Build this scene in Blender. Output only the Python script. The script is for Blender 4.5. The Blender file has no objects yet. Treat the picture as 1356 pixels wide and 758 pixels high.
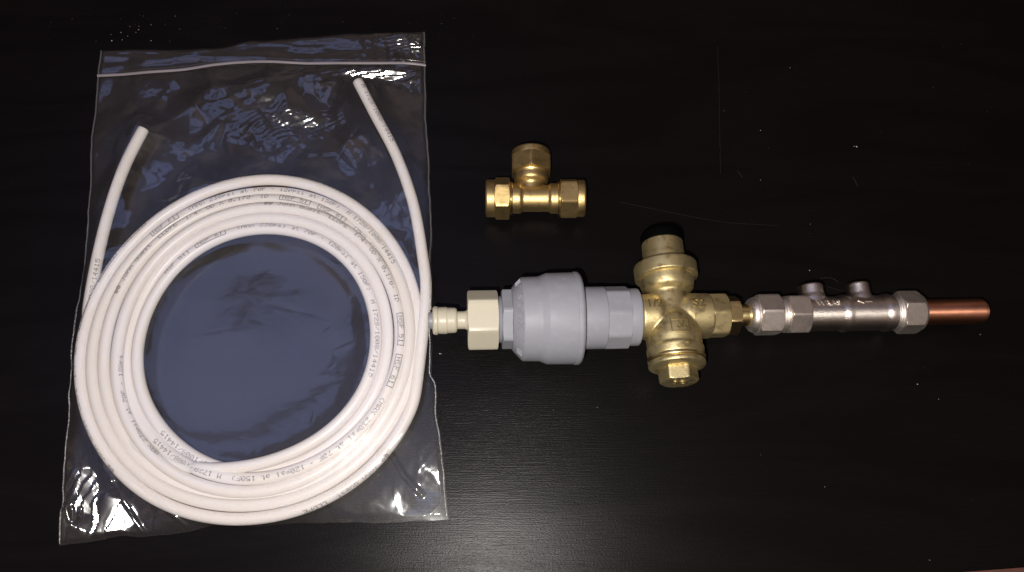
import bpy, bmesh, math, random
import numpy as np
from mathutils import Vector, Matrix, Euler
random.seed(7)
rng = np.random.default_rng(11)
sc = bpy.context.scene
COL = sc.collection
MM = 0.001

# ------------------------------------------------------------------ camera
CAM_H = 0.472
TILT = math.radians(18.0)
FPX = 1094.0                       # focal length in pixels of the 1356-wide photograph
cam_d = bpy.data.cameras.new('camera')
cam_d.sensor_width = 36.0
cam_d.lens = 36.0 * FPX / 1356.0
cam_d.clip_start = 0.01
cam_d.clip_end = 50
cam = bpy.data.objects.new('camera', cam_d)
COL.objects.link(cam)
cam.location = (0, 0, CAM_H)
cam.rotation_euler = (TILT, 0, 0)
sc.camera = cam

# ------------------------------------------------------------------ light
w = bpy.data.worlds.new('World'); sc.world = w; w.use_nodes = True
nt = w.node_tree; nt.nodes.clear()
out = nt.nodes.new('ShaderNodeOutputWorld'); bg = nt.nodes.new('ShaderNodeBackground')
tc = nt.nodes.new('ShaderNodeTexCoord'); nz = nt.nodes.new('ShaderNodeTexNoise'); cr = nt.nodes.new('ShaderNodeValToRGB')
nz.inputs['Scale'].default_value = 1.6; nz.inputs['Detail'].default_value = 2
cr.color_ramp.elements[0].position = 0.42; cr.color_ramp.elements[0].color = (0.09, 0.062, 0.052, 1)
cr.color_ramp.elements[1].position = 0.58; cr.color_ramp.elements[1].color = (0.33, 0.235, 0.195, 1)
nt.links.new(tc.outputs['Generated'], nz.inputs['Vector']); nt.links.new(nz.outputs['Fac'], cr.inputs['Fac'])
sep = nt.nodes.new('ShaderNodeSeparateXYZ'); nt.links.new(tc.outputs['Generated'], sep.inputs[0])
mrw = nt.nodes.new('ShaderNodeMapRange'); mrw.interpolation_type = 'SMOOTHSTEP'
mrw.inputs['From Min'].default_value = 0.30; mrw.inputs['From Max'].default_value = 0.78; mrw.inputs['To Min'].default_value = 0.16; mrw.inputs['To Max'].default_value = 1.0
nt.links.new(sep.outputs['Z'], mrw.inputs['Value'])
vm = nt.nodes.new('ShaderNodeVectorMath'); vm.operation = 'SCALE'; nt.links.new(cr.outputs['Color'], vm.inputs[0]); nt.links.new(mrw.outputs[0], vm.inputs['Scale'])
nt.links.new(vm.outputs[0], bg.inputs['Color']); bg.inputs['Strength'].default_value = 1.0
nt.links.new(bg.outputs[0], out.inputs[0])

fl = bpy.data.lights.new('phone_flash', 'POINT'); fl.energy = 10.3; fl.shadow_soft_size = 0.0028; fl.color = (1.0, 0.955, 0.90)
flo = bpy.data.objects.new('phone_flash', fl); flo.location = (-0.022, -0.032, CAM_H + 0.002); COL.objects.link(flo)

def area(name, loc, sx, sy, power, color, rot=(0, 0, 0)):
    l = bpy.data.lights.new(name, 'AREA'); l.shape = 'RECTANGLE'; l.size = sx; l.size_y = sy; l.energy = power; l.color = color
    o = bpy.data.objects.new(name, l); o.location = loc; o.rotation_euler = rot; COL.objects.link(o); return o
BLUE = (0.36, 0.48, 1.0)
area('blue_overhead_light', (-0.62, 0.38, 1.62), 0.98, 0.50, 1.4, BLUE)  # unseen blue source overhead, added and sized to mirror in the bag film
area('blue_overhead_light', (-0.60, 0.925, 1.62), 0.98, 0.36, 1.0, BLUE)  # split off, the gap added to mirror as a dark band

vs = sc.view_settings
vs.view_transform = 'Standard'; vs.look = 'None'; vs.exposure = 0; vs.gamma = 1; vs.use_curve_mapping = False
sc.cycles.transparent_max_bounces = 24
sc.cycles.max_bounces = 10
sc.cycles.use_denoising = True

# ------------------------------------------------------------------ pixel <-> place
def unp(px, py, z=0.0):
    u = (px - 678) / FPX; v = -(py - 379) / FPX
    c, s = math.cos(TILT), math.sin(TILT)
    d = (u, v * c + s, v * s - c)
    k = (CAM_H - z) / -d[2]
    return Vector((d[0] * k, d[1] * k, z))
def proj(p):
    c, s = math.cos(TILT), math.sin(TILT)
    x, y, z = p[0], p[1], p[2] - CAM_H
    depth = y * s - z * c
    v = y * c + z * s
    return 678 + FPX * x / depth, 379 - FPX * v / depth

# ------------------------------------------------------------------ materials
def mat(name, color, rough=0.5, metal=0.0, spec=0.5, vary=0.0, vscale=60, bump=0.0, bscale=400, bdist=0.0004, stain=None, stain_amt=0.0, stain_scale=120, rvary=0.0, sss=0.0, stretch=(1, 1, 1), aniso=0.0):
    m = bpy.data.materials.new(name); m.use_nodes = True
    n = m.node_tree; b = n.nodes['Principled BSDF']
    b.inputs['Roughness'].default_value = rough; b.inputs['Metallic'].default_value = metal
    b.inputs['Specular IOR Level'].default_value = spec
    tcn = n.nodes.new('ShaderNodeTexCoord'); mp = n.nodes.new('ShaderNodeMapping'); mp.inputs['Scale'].default_value = stretch
    n.links.new(tcn.outputs['Object'], mp.inputs['Vector'])
    def noise(scale, detail=4):
        t = n.nodes.new('ShaderNodeTexNoise'); t.inputs['Scale'].default_value = scale; t.inputs['Detail'].default_value = detail
        n.links.new(mp.outputs[0], t.inputs['Vector']); return t
    base = n.nodes.new('ShaderNodeMix'); base.data_type = 'RGBA'
    base.inputs[6].default_value = (*[max(0, c * (1 - vary)) for c in color], 1)
    base.inputs[7].default_value = (*[min(1, c * (1 + vary)) for c in color], 1)
    t = noise(vscale); n.links.new(t.outputs['Fac'], base.inputs[0])
    last = base.outputs[2]
    if stain:
        r = n.nodes.new('ShaderNodeValToRGB'); r.color_ramp.elements[0].position = 0.52; r.color_ramp.elements[1].position = 0.72
        t2 = noise(stain_scale, 6); n.links.new(t2.outputs['Fac'], r.inputs['Fac'])
        mu = n.nodes.new('ShaderNodeMath'); mu.operation = 'MULTIPLY'; mu.inputs[1].default_value = stain_amt
        n.links.new(r.outputs['Color'], mu.inputs[0])
        mx = n.nodes.new('ShaderNodeMix'); mx.data_type = 'RGBA'; n.links.new(mu.outputs[0], mx.inputs[0])
        n.links.new(last, mx.inputs[6]); mx.inputs[7].default_value = (*stain, 1); last = mx.outputs[2]
    n.links.new(last, b.inputs['Base Color'])
    if rvary:
        t3 = noise(vscale * 3); mr = n.nodes.new('ShaderNodeMapRange')
        mr.inputs['To Min'].default_value = rough - rvary; mr.inputs['To Max'].default_value = rough + rvary
        n.links.new(t3.outputs['Fac'], mr.inputs['Value']); n.links.new(mr.outputs[0], b.inputs['Roughness'])
    if bump:
        t4 = noise(bscale, 5); bp = n.nodes.new('ShaderNodeBump'); bp.inputs['Strength'].default_value = bump; bp.inputs['Distance'].default_value = bdist
        n.links.new(t4.outputs['Fac'], bp.inputs['Height']); n.links.new(bp.outputs[0], b.inputs['Normal'])
    if aniso:
        b.inputs['Anisotropic'].default_value = abs(aniso); tg = n.nodes.new('ShaderNodeTangent'); tg.direction_type = 'RADIAL'; tg.axis = 'X'
        n.links.new(tg.outputs[0], b.inputs['Tangent']); b.inputs['Anisotropic Rotation'].default_value = 0.0 if aniso > 0 else 0.25
    if sss:
        b.inputs['Subsurface Weight'].default_value = sss; b.inputs['Subsurface Radius'].default_value = (1, .8, .6); b.inputs['Subsurface Scale'].default_value = 0.0015
    return m

M = {}
M['tube'] = mat('white_polyethylene', (0.84, 0.795, 0.77), 0.36, spec=0.4, vary=0.02, vscale=30, sss=0.25)
M['bore'] = mat('tube_bore', (0.30, 0.27, 0.25), 0.6)
M['ink'] = mat('grey_ink', (0.15, 0.135, 0.145), 0.7, vary=0.5, vscale=300)
M['cast_brass'] = mat('cast_brass', (0.66, 0.55, 0.29), 0.45, metal=0.92, vary=0.2, vscale=90, bump=0.55, bscale=2300, bdist=0.0002, stain=(0.20, 0.12, 0.05), stain_amt=0.75, stain_scale=210, rvary=0.07)
M['tee_brass'] = mat('tee_brass', (0.58, 0.42, 0.18), 0.40, metal=0.95, vary=0.22, vscale=150, bump=0.6, bscale=2200, bdist=0.0002, stain=(0.16, 0.09, 0.04), stain_amt=0.5, stain_scale=220, rvary=0.08)
M['dark_brass'] = mat('darker_brass', (0.34, 0.27, 0.13), 0.5, metal=0.9, vary=0.2, vscale=300)  # darker than the cast brass, so the raised marks stand out
M['bright_brass'] = mat('machined_brass', (0.84, 0.68, 0.34), 0.30, metal=1, aniso=-0.5, vary=0.12, vscale=200, bump=0.3, bscale=900, bdist=0.0001, rvary=0.06)
M['nickel'] = mat('nickel_plate', (0.82, 0.75, 0.69), 0.47, metal=1, vary=0.10, vscale=180, bump=0.5, bscale=1700, bdist=0.00014, rvary=0.07, stain=(0.25, 0.2, 0.17), stain_amt=0.35)
M['nickel_cast'] = mat('nickel_cast', (0.82, 0.75, 0.68), 0.42, metal=1, aniso=-0.8, vary=0.10, vscale=180, bump=0.7, bscale=1500, bdist=0.0002, rvary=0.06)
M['copper'] = mat('copper', (0.97, 0.43, 0.26), 0.42, metal=1, aniso=-0.88, vary=0.14, vscale=80, bump=0.25, bscale=700, bdist=0.00012, stain=(0.22, 0.06, 0.03), stain_amt=0.55, stain_scale=110, rvary=0.08, stretch=(0.4, 1, 1))
M['grey'] = mat('grey_plastic', (0.285, 0.29, 0.325), 0.50, spec=0.35, vary=0.05, vscale=60, bump=0.25, bscale=900, bdist=0.00012, stain=(0.42, 0.42, 0.44), stain_amt=0.2, stain_scale=180)
M['grey_thread'] = mat('grey_thread_plastic', (0.25, 0.25, 0.30), 0.5, spec=0.3)
M['cream'] = mat('cream_plastic', (0.56, 0.515, 0.40), 0.38, spec=0.45, vary=0.05, vscale=70, bump=0.35, bscale=1100, bdist=0.00012, sss=0.1)
M['stub'] = mat('grey_collet', (0.25, 0.25, 0.27), 0.45, vary=0.15, vscale=300)
M['black'] = mat('black_plastic', (0.0015, 0.0015, 0.0015), 0.7, spec=0.03)
M['zip'] = mat('milky_zip', (0.27, 0.24, 0.26), 0.35, spec=0.5, vary=0.15, vscale=90)
M['dust'] = mat('pale_dust', (0.55, 0.53, 0.50), 0.8)
M['banding'] = mat('red_brown_banding', (0.11, 0.045, 0.032), 0.5, vary=0.3, vscale=80)

# plastic film: a thin sheet that mirrors more at grazing angles, clear otherwise
def film_mat(name, veil, f0, rough, bump, bscale, tint=(0.97, 0.97, 0.97), seam=False):
    m = bpy.data.materials.new(name); m.use_nodes = True; n = m.node_tree; n.nodes.clear()
    o = n.nodes.new('ShaderNodeOutputMaterial'); tr = n.nodes.new('ShaderNodeBsdfTransparent'); gl = n.nodes.new('ShaderNodeBsdfGlossy'); df = n.nodes.new('ShaderNodeBsdfDiffuse')
    tr.inputs[0].default_value = (*tint, 1); gl.inputs['Roughness'].default_value = rough; gl.inputs[0].default_value = (1, 1, 1, 1)
    df.inputs[0].default_value = (0.8, 0.78, 0.8, 1)
    tcn = n.nodes.new('ShaderNodeTexCoord')
    t1 = n.nodes.new('ShaderNodeTexNoise'); t1.inputs['Scale'].default_value = bscale; t1.inputs['Detail'].default_value = 3; t1.inputs['Distortion'].default_value = 0.8
    n.links.new(tcn.outputs['Object'], t1.inputs['Vector'])
    bp = n.nodes.new('ShaderNodeBump'); bp.inputs['Strength'].default_value = bump; bp.inputs['Distance'].default_value = 0.0015
    n.links.new(t1.outputs['Fac'], bp.inputs['Height'])
    n.links.new(bp.outputs[0], gl.inputs['Normal'])
    g2 = n.nodes.new('ShaderNodeBsdfGlossy'); g2.inputs['Roughness'].default_value = 0.36; g2.inputs[0].default_value = (1, 1, 1, 1); n.links.new(bp.outputs[0], g2.inputs['Normal'])
    gm = n.nodes.new('ShaderNodeMixShader'); gm.inputs[0].default_value = 0.14; n.links.new(gl.outputs[0], gm.inputs[1]); n.links.new(g2.outputs[0], gm.inputs[2])
    lw = n.nodes.new('ShaderNodeLayerWeight'); lw.inputs['Blend'].default_value = 0.5
    pw = n.nodes.new('ShaderNodeMath'); pw.operation = 'POWER'; pw.inputs[1].default_value = 5
    n.links.new(lw.outputs['Facing'], pw.inputs[0])
    ma = n.nodes.new('ShaderNodeMath'); ma.operation = 'MULTIPLY_ADD'; ma.inputs[1].default_value = 1 - f0; ma.inputs[2].default_value = f0; ma.use_clamp = True
    n.links.new(pw.outputs[0], ma.inputs[0])
    m1 = n.nodes.new('ShaderNodeMixShader'); m1.inputs[0].default_value = veil
    n.links.new(tr.outputs[0], m1.inputs[1]); n.links.new(df.outputs[0], m1.inputs[2])
    m2 = n.nodes.new('ShaderNodeMixShader'); n.links.new(ma.outputs[0], m2.inputs[0]); n.links.new(m1.outputs[0], m2.inputs[1]); n.links.new(gm.outputs[0], m2.inputs[2])
    n.links.new(m2.outputs[0], o.inputs[0]); return m
M['film'] = film_mat('clear_film', 0.008, 0.085, 0.12, 0.06, 120)
M['film_back'] = film_mat('clear_film_back', 0.006, 0.05, 0.16, 0.10, 60)
M['seam'] = film_mat('welded_seam', 0.045, 0.10, 0.3, 0.4, 700)

# black-brown wood-effect laminate
def table_mat():
    m = bpy.data.materials.new('black_brown_laminate'); m.use_nodes = True; n = m.node_tree; b = n.nodes['Principled BSDF']; L = n.links.new
    tcn = n.nodes.new('ShaderNodeTexCoord')
    def mapped(sx, sy, rot=0):
        mp = n.nodes.new('ShaderNodeMapping'); mp.inputs['Scale'].default_value = (sx, sy, 1); mp.inputs['Rotation'].default_value = (0, 0, rot)
        L(tcn.outputs['Object'], mp.inputs['Vector']); return mp
    def nzz(mp, s, d=4, dist=0):
        t = n.nodes.new('ShaderNodeTexNoise'); t.inputs['Scale'].default_value = s; t.inputs['Detail'].default_value = d; t.inputs['Distortion'].default_value = dist
        L(mp.outputs[0], t.inputs['Vector']); return t
    fine = nzz(mapped(60, 1600, 0.015), 1.0, 4, 0.1)           # short pores along x
    big = nzz(mapped(3.0, 17, -0.03), 1.0, 3, 0.5)           # cathedral figure
    wv = n.nodes.new('ShaderNodeMath'); wv.operation = 'MULTIPLY'; wv.inputs[1].default_value = 34
    L(big.outputs['Fac'], wv.inputs[0])
    sn = n.nodes.new('ShaderNodeMath'); sn.operation = 'SINE'; L(wv.outputs[0], sn.inputs[0])
    fg = n.nodes.new('ShaderNodeMapRange'); fg.inputs['From Min'].default_value = -1; fg.inputs['From Max'].default_value = 1; fg.inputs['To Min'].default_value = 0.42; fg.inputs['To Max'].default_value = 0.88; L(sn.outputs[0], fg.inputs['Value'])
    mulp = n.nodes.new('ShaderNodeMath'); mulp.operation = 'MULTIPLY'; L(fg.outputs[0], mulp.inputs[0]); L(fine.outputs['Fac'], mulp.inputs[1])
    mx = n.nodes.new('ShaderNodeMix'); mx.data_type = 'RGBA'; mx.inputs[6].default_value = (0.0034, 0.0026, 0.0029, 1); mx.inputs[7].default_value = (0.0062, 0.0050, 0.0052, 1)
    L(mulp.outputs[0], mx.inputs[0]); L(mx.outputs[2], b.inputs['Base Color'])
    rr = n.nodes.new('ShaderNodeMapRange'); rr.inputs['To Min'].default_value = 0.30; rr.inputs['To Max'].default_value = 0.27; L(mulp.outputs[0], rr.inputs['Value']); L(rr.outputs[0], b.inputs['Roughness'])
    sp = n.nodes.new('ShaderNodeMapRange'); sp.inputs['To Min'].default_value = 0.075; sp.inputs["To Max"].default_value = 0.155; sp.inputs['From Max'].default_value = 0.75
    L(mulp.outputs[0], sp.inputs['Value']); L(sp.outputs[0], b.inputs['Specular IOR Level'])
    grain = nzz(mapped(900, 1800), 1.0, 2)
    add = n.nodes.new('ShaderNodeMath'); add.operation = 'ADD'; L(fine.outputs['Fac'], add.inputs[0]); L(grain.outputs['Fac'], add.inputs[1])
    bp = n.nodes.new('ShaderNodeBump'); bp.inputs['Strength'].default_value = 0.30; bp.inputs['Distance'].default_value = 0.00025
    L(add.outputs[0], bp.inputs['Height']); L(bp.outputs[0], b.inputs['Normal'])
    return m
M['table'] = table_mat()

# ------------------------------------------------------------------ mesh helpers
def finish(name, me, m, parent=None, angle=32):
    me.materials.append(m) if not len(me.materials) else None
    for p in me.polygons: p.use_smooth = True
    me.set_sharp_from_angle(angle=math.radians(angle))
    o = bpy.data.objects.new(name, me); COL.objects.link(o)
    if parent: o.parent = parent
    return o
def from_py(name, v, f, m, parent=None, angle=32):
    me = bpy.data.meshes.new(name); me.from_pydata([tuple(p) for p in v], [], f); me.validate(); me.update()
    return finish(name, me, m, parent, angle)
def tag(o, label=None, cat=None, group=None, kind=None):
    if label: o['label'] = label
    if cat: o['category'] = cat
    if group: o['group'] = group
    if kind: o['kind'] = kind
    return o
def empty(name, mtx, label, cat):
    o = bpy.data.objects.new(name, None); o.empty_display_size = 0.02; COL.objects.link(o); o.matrix_world = mtx
    return tag(o, label, cat)

def round_profile(p, rad=0.35, n=3):
    out = [p[0]]
    for i in range(1, len(p) - 1):
        a, b, c = (Vector(q[:2]) for q in (p[i-1], p[i], p[i+1]))
        u, v = a - b, c - b; lu, lv = u.length, v.length
        if lu < 1e-6 or lv < 1e-6: continue
        if u.normalized().dot(v.normalized()) < -0.985: out.append(tuple(b)); continue
        r = min(rad, lu * 0.45, lv * 0.45); s, e = b + u.normalized() * r, b + v.normalized() * r
        for k in range(n + 1):
            t = k / n; q = s * (1 - t) ** 2 + b * 2 * t * (1 - t) + e * t * t; out.append((q.x, q.y))
    out.append(p[-1]); return out

# surface of revolution; radial(theta, s, r) may cut it to a polygon. axis 'X' or 'Y' of the local frame, millimetres
def lathe(profile, seg=72, axis='X', rad=0.35, poly=None, off=(0, 0, 0), rnd=True):
    pr = round_profile(profile, rad) if rnd else profile
    V, F = [], []
    for (s, r) in pr:
        for k in range(seg):
            th = 2 * math.pi * k / seg
            rr = r
            if poly:
                nf, af, roll = poly
                d = (th - roll + math.pi / nf) % (2 * math.pi / nf) - math.pi / nf
                rr = min(r, af / 2 / math.cos(d))
            a, b = rr * math.sin(th), rr * math.cos(th)      # theta from local +Z
            if axis == 'X': V.append(((s + off[0]) * MM, (a + off[1]) * MM, (b + off[2]) * MM))
            else: V.append(((a + off[0]) * MM, (s + off[1]) * MM, (b + off[2]) * MM))
    flip = (axis == 'Y')
    for i in range(len(pr) - 1):
        for k in range(seg):
            q = [i * seg + k, i * seg + (k + 1) % seg, (i + 1) * seg + (k + 1) % seg, (i + 1) * seg + k]
            F.append(q if flip else q[::-1])
    F.append(list(range(seg)) if not flip else list(range(seg))[::-1])
    n0 = (len(pr) - 1) * seg
    F.append([n0 + k for k in range(seg)][::-1] if not flip else [n0 + k for k in range(seg)])
    return V, F
def fix(me):
    bm = bmesh.new(); bm.from_mesh(me); bmesh.ops.recalc_face_normals(bm, faces=bm.faces); bm.to_mesh(me); bm.free()
def obj(name, vf, m, parent, angle=32):
    o = from_py(name, vf[0], vf[1], m, parent, angle); fix(o.data)
    for p in o.data.polygons: p.use_smooth = True
    o.data.set_sharp_from_angle(angle=math.radians(angle)); return o
def merge(*vfs):
    V, F = [], []
    for v, f in vfs:
        n = len(V); V += list(v); F += [[i + n for i in q] for q in f]
    return V, F
# hexagon (or other) nut with chamfered corners
def nut(s0, s1, corner_d, nf=6, roll=0.0, cham0=1.0, cham1=1.0, axis='X', depth=0.14, seg=None, off=(0, 0, 0)):
    R = corner_d / 2; af = corner_d * math.cos(math.pi / nf) ; rin = af / 2 * 0.985
    st = [(s0, rin * 0.7), (s0, rin)]
    c = depth * R
    L = s1 - s0
    if cham0:
        for k in range(1, 7): st.append((s0 + cham0 * (k / 6) ** 1.6 , rin + (R * 0.985 - rin) * math.sin(k / 6 * math.pi / 2)))
    else: st.append((s0, R * 0.985))
    if cham1:
        for k in range(6, 0, -1): st.append((s1 - cham1 * (k / 6) ** 1.6, rin + (R * 0.985 - rin) * math.sin(k / 6 * math.pi / 2)))
    else: st.append((s1, R * 0.985))
    st += [(s1, rin), (s1, rin * 0.7)]
    return lathe(st, seg or nf * 16, axis, poly=(nf, af, roll), rnd=False, off=off)
def thread(s0, s1, r, pitch=1.3, depth=0.55, axis='X', off=(0, 0, 0)):
    st = [(s0, r * 0.6)]; s = s0
    while s < s1 - 0.2:
        st += [(s, r - depth), (min(s + pitch * 0.5, s1), r)]; s += pitch
    st += [(s1, r - depth), (s1, r * 0.6)]
    return lathe(st, 64, axis, rad=0.12, off=off)
def cast(name, vf, m, parent, voxel=0.5, smooth=5):
    o = from_py('tmp', vf[0], vf[1], m); fix(o.data)
    r = o.modifiers.new('r', 'REMESH'); r.mode = 'VOXEL'; r.voxel_size = voxel * MM; r.use_smooth_shade = True
    s = o.modifiers.new('s', 'SMOOTH'); s.factor = 0.5; s.iterations = smooth
    dg = bpy.context.evaluated_depsgraph_get(); me = bpy.data.meshes.new_from_object(o.evaluated_get(dg), depsgraph=dg)
    bpy.data.objects.remove(o); me.name = name
    if not len(me.materials): me.materials.append(m)
    me.materials[0] = m
    for p in me.polygons: p.use_smooth = True
    q = bpy.data.objects.new(name, me); COL.objects.link(q); q.parent = parent; return q
# raised lettering: text mesh -> mapping(u, v, h)
def text_vf(s, size, extrude, mapping, bold=0.0, spacing=1.0):
    cu = bpy.data.curves.new('t', 'FONT'); cu.body = s; cu.size = size; cu.extrude = extrude; cu.offset = bold; cu.align_x = 'CENTER'; cu.align_y = 'CENTER'
    cu.space_character = spacing; cu.resolution_u = 3
    o = bpy.data.objects.new('t', cu); COL.objects.link(o)
    dg = bpy.context.evaluated_depsgraph_get(); me = bpy.data.meshes.new_from_object(o.evaluated_get(dg), depsgraph=dg)
    V = [mapping(v.co.x, v.co.y, v.co.z) for v in me.vertices]; F = [list(p.vertices) for p in me.polygons]
    bpy.data.objects.remove(o); bpy.data.meshes.remove(me); return V, F
def bar_vf(u0, v0, u1, v1, wd, h, mapping, n=6):
    d = Vector((u1 - u0, v1 - v0)); nn = Vector((-d.y, d.x)).normalized() * wd / 2
    V, F = [], []
    for k in range(n + 1):
        c = Vector((u0, v0)) + d * (k / n)
        for (q, z) in ((c - nn, -h), (c - nn * .7, h), (c + nn * .7, h), (c + nn, -h)): V.append(mapping(q.x, q.y, z))
        if k:
            a = (k - 1) * 4; F += [[a + j, a + (j + 1) % 4, a + 4 + (j + 1) % 4, a + 4 + j] for j in range(4)]
    F += [[0, 1, 2, 3], [n * 4 + j for j in (3, 2, 1, 0)]]
    return V, F

# ------------------------------------------------------------------ the table
E0, E1 = unp(1262, 758), unp(1356, 751)
ang = math.atan2(E1.y - E0.y, E1.x - E0.x)
def edge_at(x): return E0.y + (x - E0.x) * math.tan(ang)
x0, x1 = -1.1, 1.1; T = 0.034
yb0, yb1 = edge_at(x0), edge_at(x1)
v = [(x0, yb0, 0), (x1, yb1, 0), (x1, 1.0, 0), (x0, 1.0, 0), (x0, yb0, -T), (x1, yb1, -T), (x1, 1.0, -T), (x0, 1.0, -T)]
f = [(0, 1, 2, 3), (7, 6, 5, 4), (0, 4, 5, 1), (1, 5, 6, 2), (2, 6, 7, 3), (3, 7, 4, 0)]
tab = from_py('table_top', v, f, M['table']); tag(tab, kind='structure')
# lighter, worn edge lipping that runs along the front edge
nrm = Vector((math.sin(ang), -math.cos(ang), 0))
pr = [(0.0003, -0.0002), (0.0008, -0.0001), (0.006, -0.0009), (0.010, -0.003), (0.012, -0.008), (0.012, -0.033), (0.0003, -0.034)]
V = []
for xx in (x0, x1):
    b0 = Vector((xx, edge_at(xx), 0))
    V += [b0 + nrm * a + Vector((0, 0, z)) for a, z in pr]
n = len(pr)
F = [[i, i + 1, n + i + 1, n + i] for i in range(n - 1)] + [[n - 1, 0, n, 2 * n - 1], list(range(n))[::-1], [n + i for i in range(n)]]
from_py('edge_lipping', V, F, M['banding'], tab); tab.children[0].data.materials[0] = M['banding']; fix(tab.children[0].data)

# ------------------------------------------------------------------ coiled tube
TR = 3.42 * MM; LIFT = 0.9 * MM
C0 = unp(338, 462, 0.007)
def pol(px, py, z):
    p = unp(px, py, z * MM); d = p - C0; return d.length if False else math.hypot(d.x, d.y)
Rt = [(564, 8), (553, 6.2), (542, 9.2), (535, 3.4), (530, 10), (513.5, 8), (498, 9)]
Bo = [(687, 6.5), (669.5, 6), (660, 3.4), (651, 9), (634, 9), (625, 3.4), (618, 9)]
Le = [(109, 7), (124, 8), (139.5, 9), (157, 9), (171, 4), (183, 9)]
To = [(240, 5), (256.5, 3.6), (266, 6.5), (276.5, 10), (290, 9), (304, 9)]
keys = []          # (clockwise angle from +x in turns of 90 deg, radius, z)
k = 0
for i in range(7):
    keys.append((k, pol(Rt[i][0], 461, Rt[i][1]), Rt[i][1])); k += 1
    keys.append((k, pol(338, Bo[i][0], Bo[i][1]), Bo[i][1])); k += 1
    if i < 6:
        keys.append((k, pol(Le[i][0], 461, Le[i][1]), Le[i][1])); k += 1
        keys.append((k, pol(338, To[i][0], To[i][1]), To[i][1])); k += 1
keys.append((k, pol(117, 461, 3.4), 3.4))
def cubic(ks, t, j):
    i = min(int(t), len(ks) - 2); u = t - i
    g = lambda q: ks[max(0, min(len(ks) - 1, q))][j]
    p0, p1, p2, p3 = g(i - 1), g(i), g(i + 1), g(i + 2)
    return 0.5 * (2 * p1 + (p2 - p0) * u + (2 * p0 - 5 * p1 + 4 * p2 - p3) * u * u + (3 * p1 - p0 - 3 * p2 + p3) * u ** 3)
def catmull(pts, n):
    o = []
    for i in range(len(pts) - 1):
        g = lambda q: Vector(pts[max(0, min(len(pts) - 1, q))])
        p0, p1, p2, p3 = g(i - 1), g(i), g(i + 1), g(i + 2)
        for s in range(n):
            u = s / n; o.append(0.5 * (2 * p1 + (p2 - p0) * u + (2 * p0 - 5 * p1 + 4 * p2 - p3) * u * u + (3 * p1 - p0 - 3 * p2 + p3) * u ** 3))
    o.append(Vector(pts[-1])); return o
spiral = []; TK = {}
STEP = 40
for q in range(k * STEP + 1):
    t = q / STEP
    r, z = cubic(keys, t, 1), cubic(keys, t, 2)
    r += 0.0009 * math.sin(math.pi * t) ** 2 * math.sin(t * 1.37 + 0.8)
    a = -t * math.pi / 2
    spiral.append(Vector((C0.x + r * math.cos(a), C0.y + r * math.sin(a), z * MM)))
head = [unp(x, y, z * MM) for x, y, z in [(474, 109, 7), (499, 157, 7), (522, 200, 7), (539, 243, 7), (550.5, 283, 7), (559.5, 338, 7.5), (564.5, 395, 8)]]
tail = [unp(x, y, z * MM) for x, y, z in [(117.5, 425, 3.6), (121, 392, 4.5), (129, 348, 6.5), (139.5, 302, 7), (154.5, 251, 7), (171, 210, 7), (191, 172, 7)]]
path = catmull(head + [spiral[8]], 14)[:-1] + spiral[8:-8]
i_sp = len(path) - len(spiral[8:-8]) - 8        # index of spiral t = 0
path += catmull([spiral[-8]] + tail, 14)[1:]
P = np.array([tuple(p) for p in path]); P[:, 2] += LIFT
# resample evenly
seg = np.linalg.norm(np.diff(P, axis=0), axis=1); S = np.concatenate([[0], np.cumsum(seg)])
NP = int(S[-1] / 0.0022); SS = np.linspace(0, S[-1], NP)
Q = np.stack([np.interp(SS, S, P[:, j]) for j in range(3)], 1)
for _ in range(12): Q[1:-1] = Q[1:-1] * 0.5 + (Q[:-2] + Q[2:]) * 0.25
s_turn = lambda t: float(np.interp(i_sp + t * STEP, np.arange(len(S)), S))   # arc length at quarter turn t
Tn = np.gradient(Q, axis=0); Tn /= np.linalg.norm(Tn, axis=1)[:, None]
Ov = np.cross(Tn, np.array([0, 0, 1.0])); Ov /= np.linalg.norm(Ov, axis=1)[:, None]; Ov = -Ov      # clockwise travel: outward is to the left
Uv = np.cross(Ov, Tn); Uv *= np.sign(Uv[:, 2])[:, None]
NS = 20; V, F = [], []
ring = lambda c, i, r: [tuple(c + r * (math.cos(2 * math.pi * j / NS) * Uv[i] + math.sin(2 * math.pi * j / NS) * Ov[i])) for j in range(NS)]
rings = [(Q[0] + Tn[0] * 0.012, 0, 0.0021), (Q[0], 0, 0.0021), (Q[0], 0, TR - 0.0002), (Q[0] + Tn[0] * 0.0002, 0, TR)]
rings += [(Q[i], i, TR) for i in range(1, NP - 1)]
rings += [(Q[-1] - Tn[-1] * 0.0002, NP - 1, TR), (Q[-1], NP - 1, TR - 0.0002), (Q[-1], NP - 1, 0.0021), (Q[-1] - Tn[-1] * 0.012, NP - 1, 0.0021)]
for c, i, r in rings: V += ring(c, i, r)
for i in range(len(rings) - 1):
    for j in range(NS): F.append([i * NS + j, i * NS + (j + 1) % NS, (i + 1) * NS + (j + 1) % NS, (i + 1) * NS + j])
n = (len(rings) - 1) * NS; F += [list(range(NS)), [n + j for j in range(NS)]]
tube = from_py('tube_coil', V, F, M['tube'], None, 50); fix(tube.data)
tag(tube, 'white plastic tube coiled in about seven turns inside the clear bag, both ends loose', 'tubing')

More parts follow.
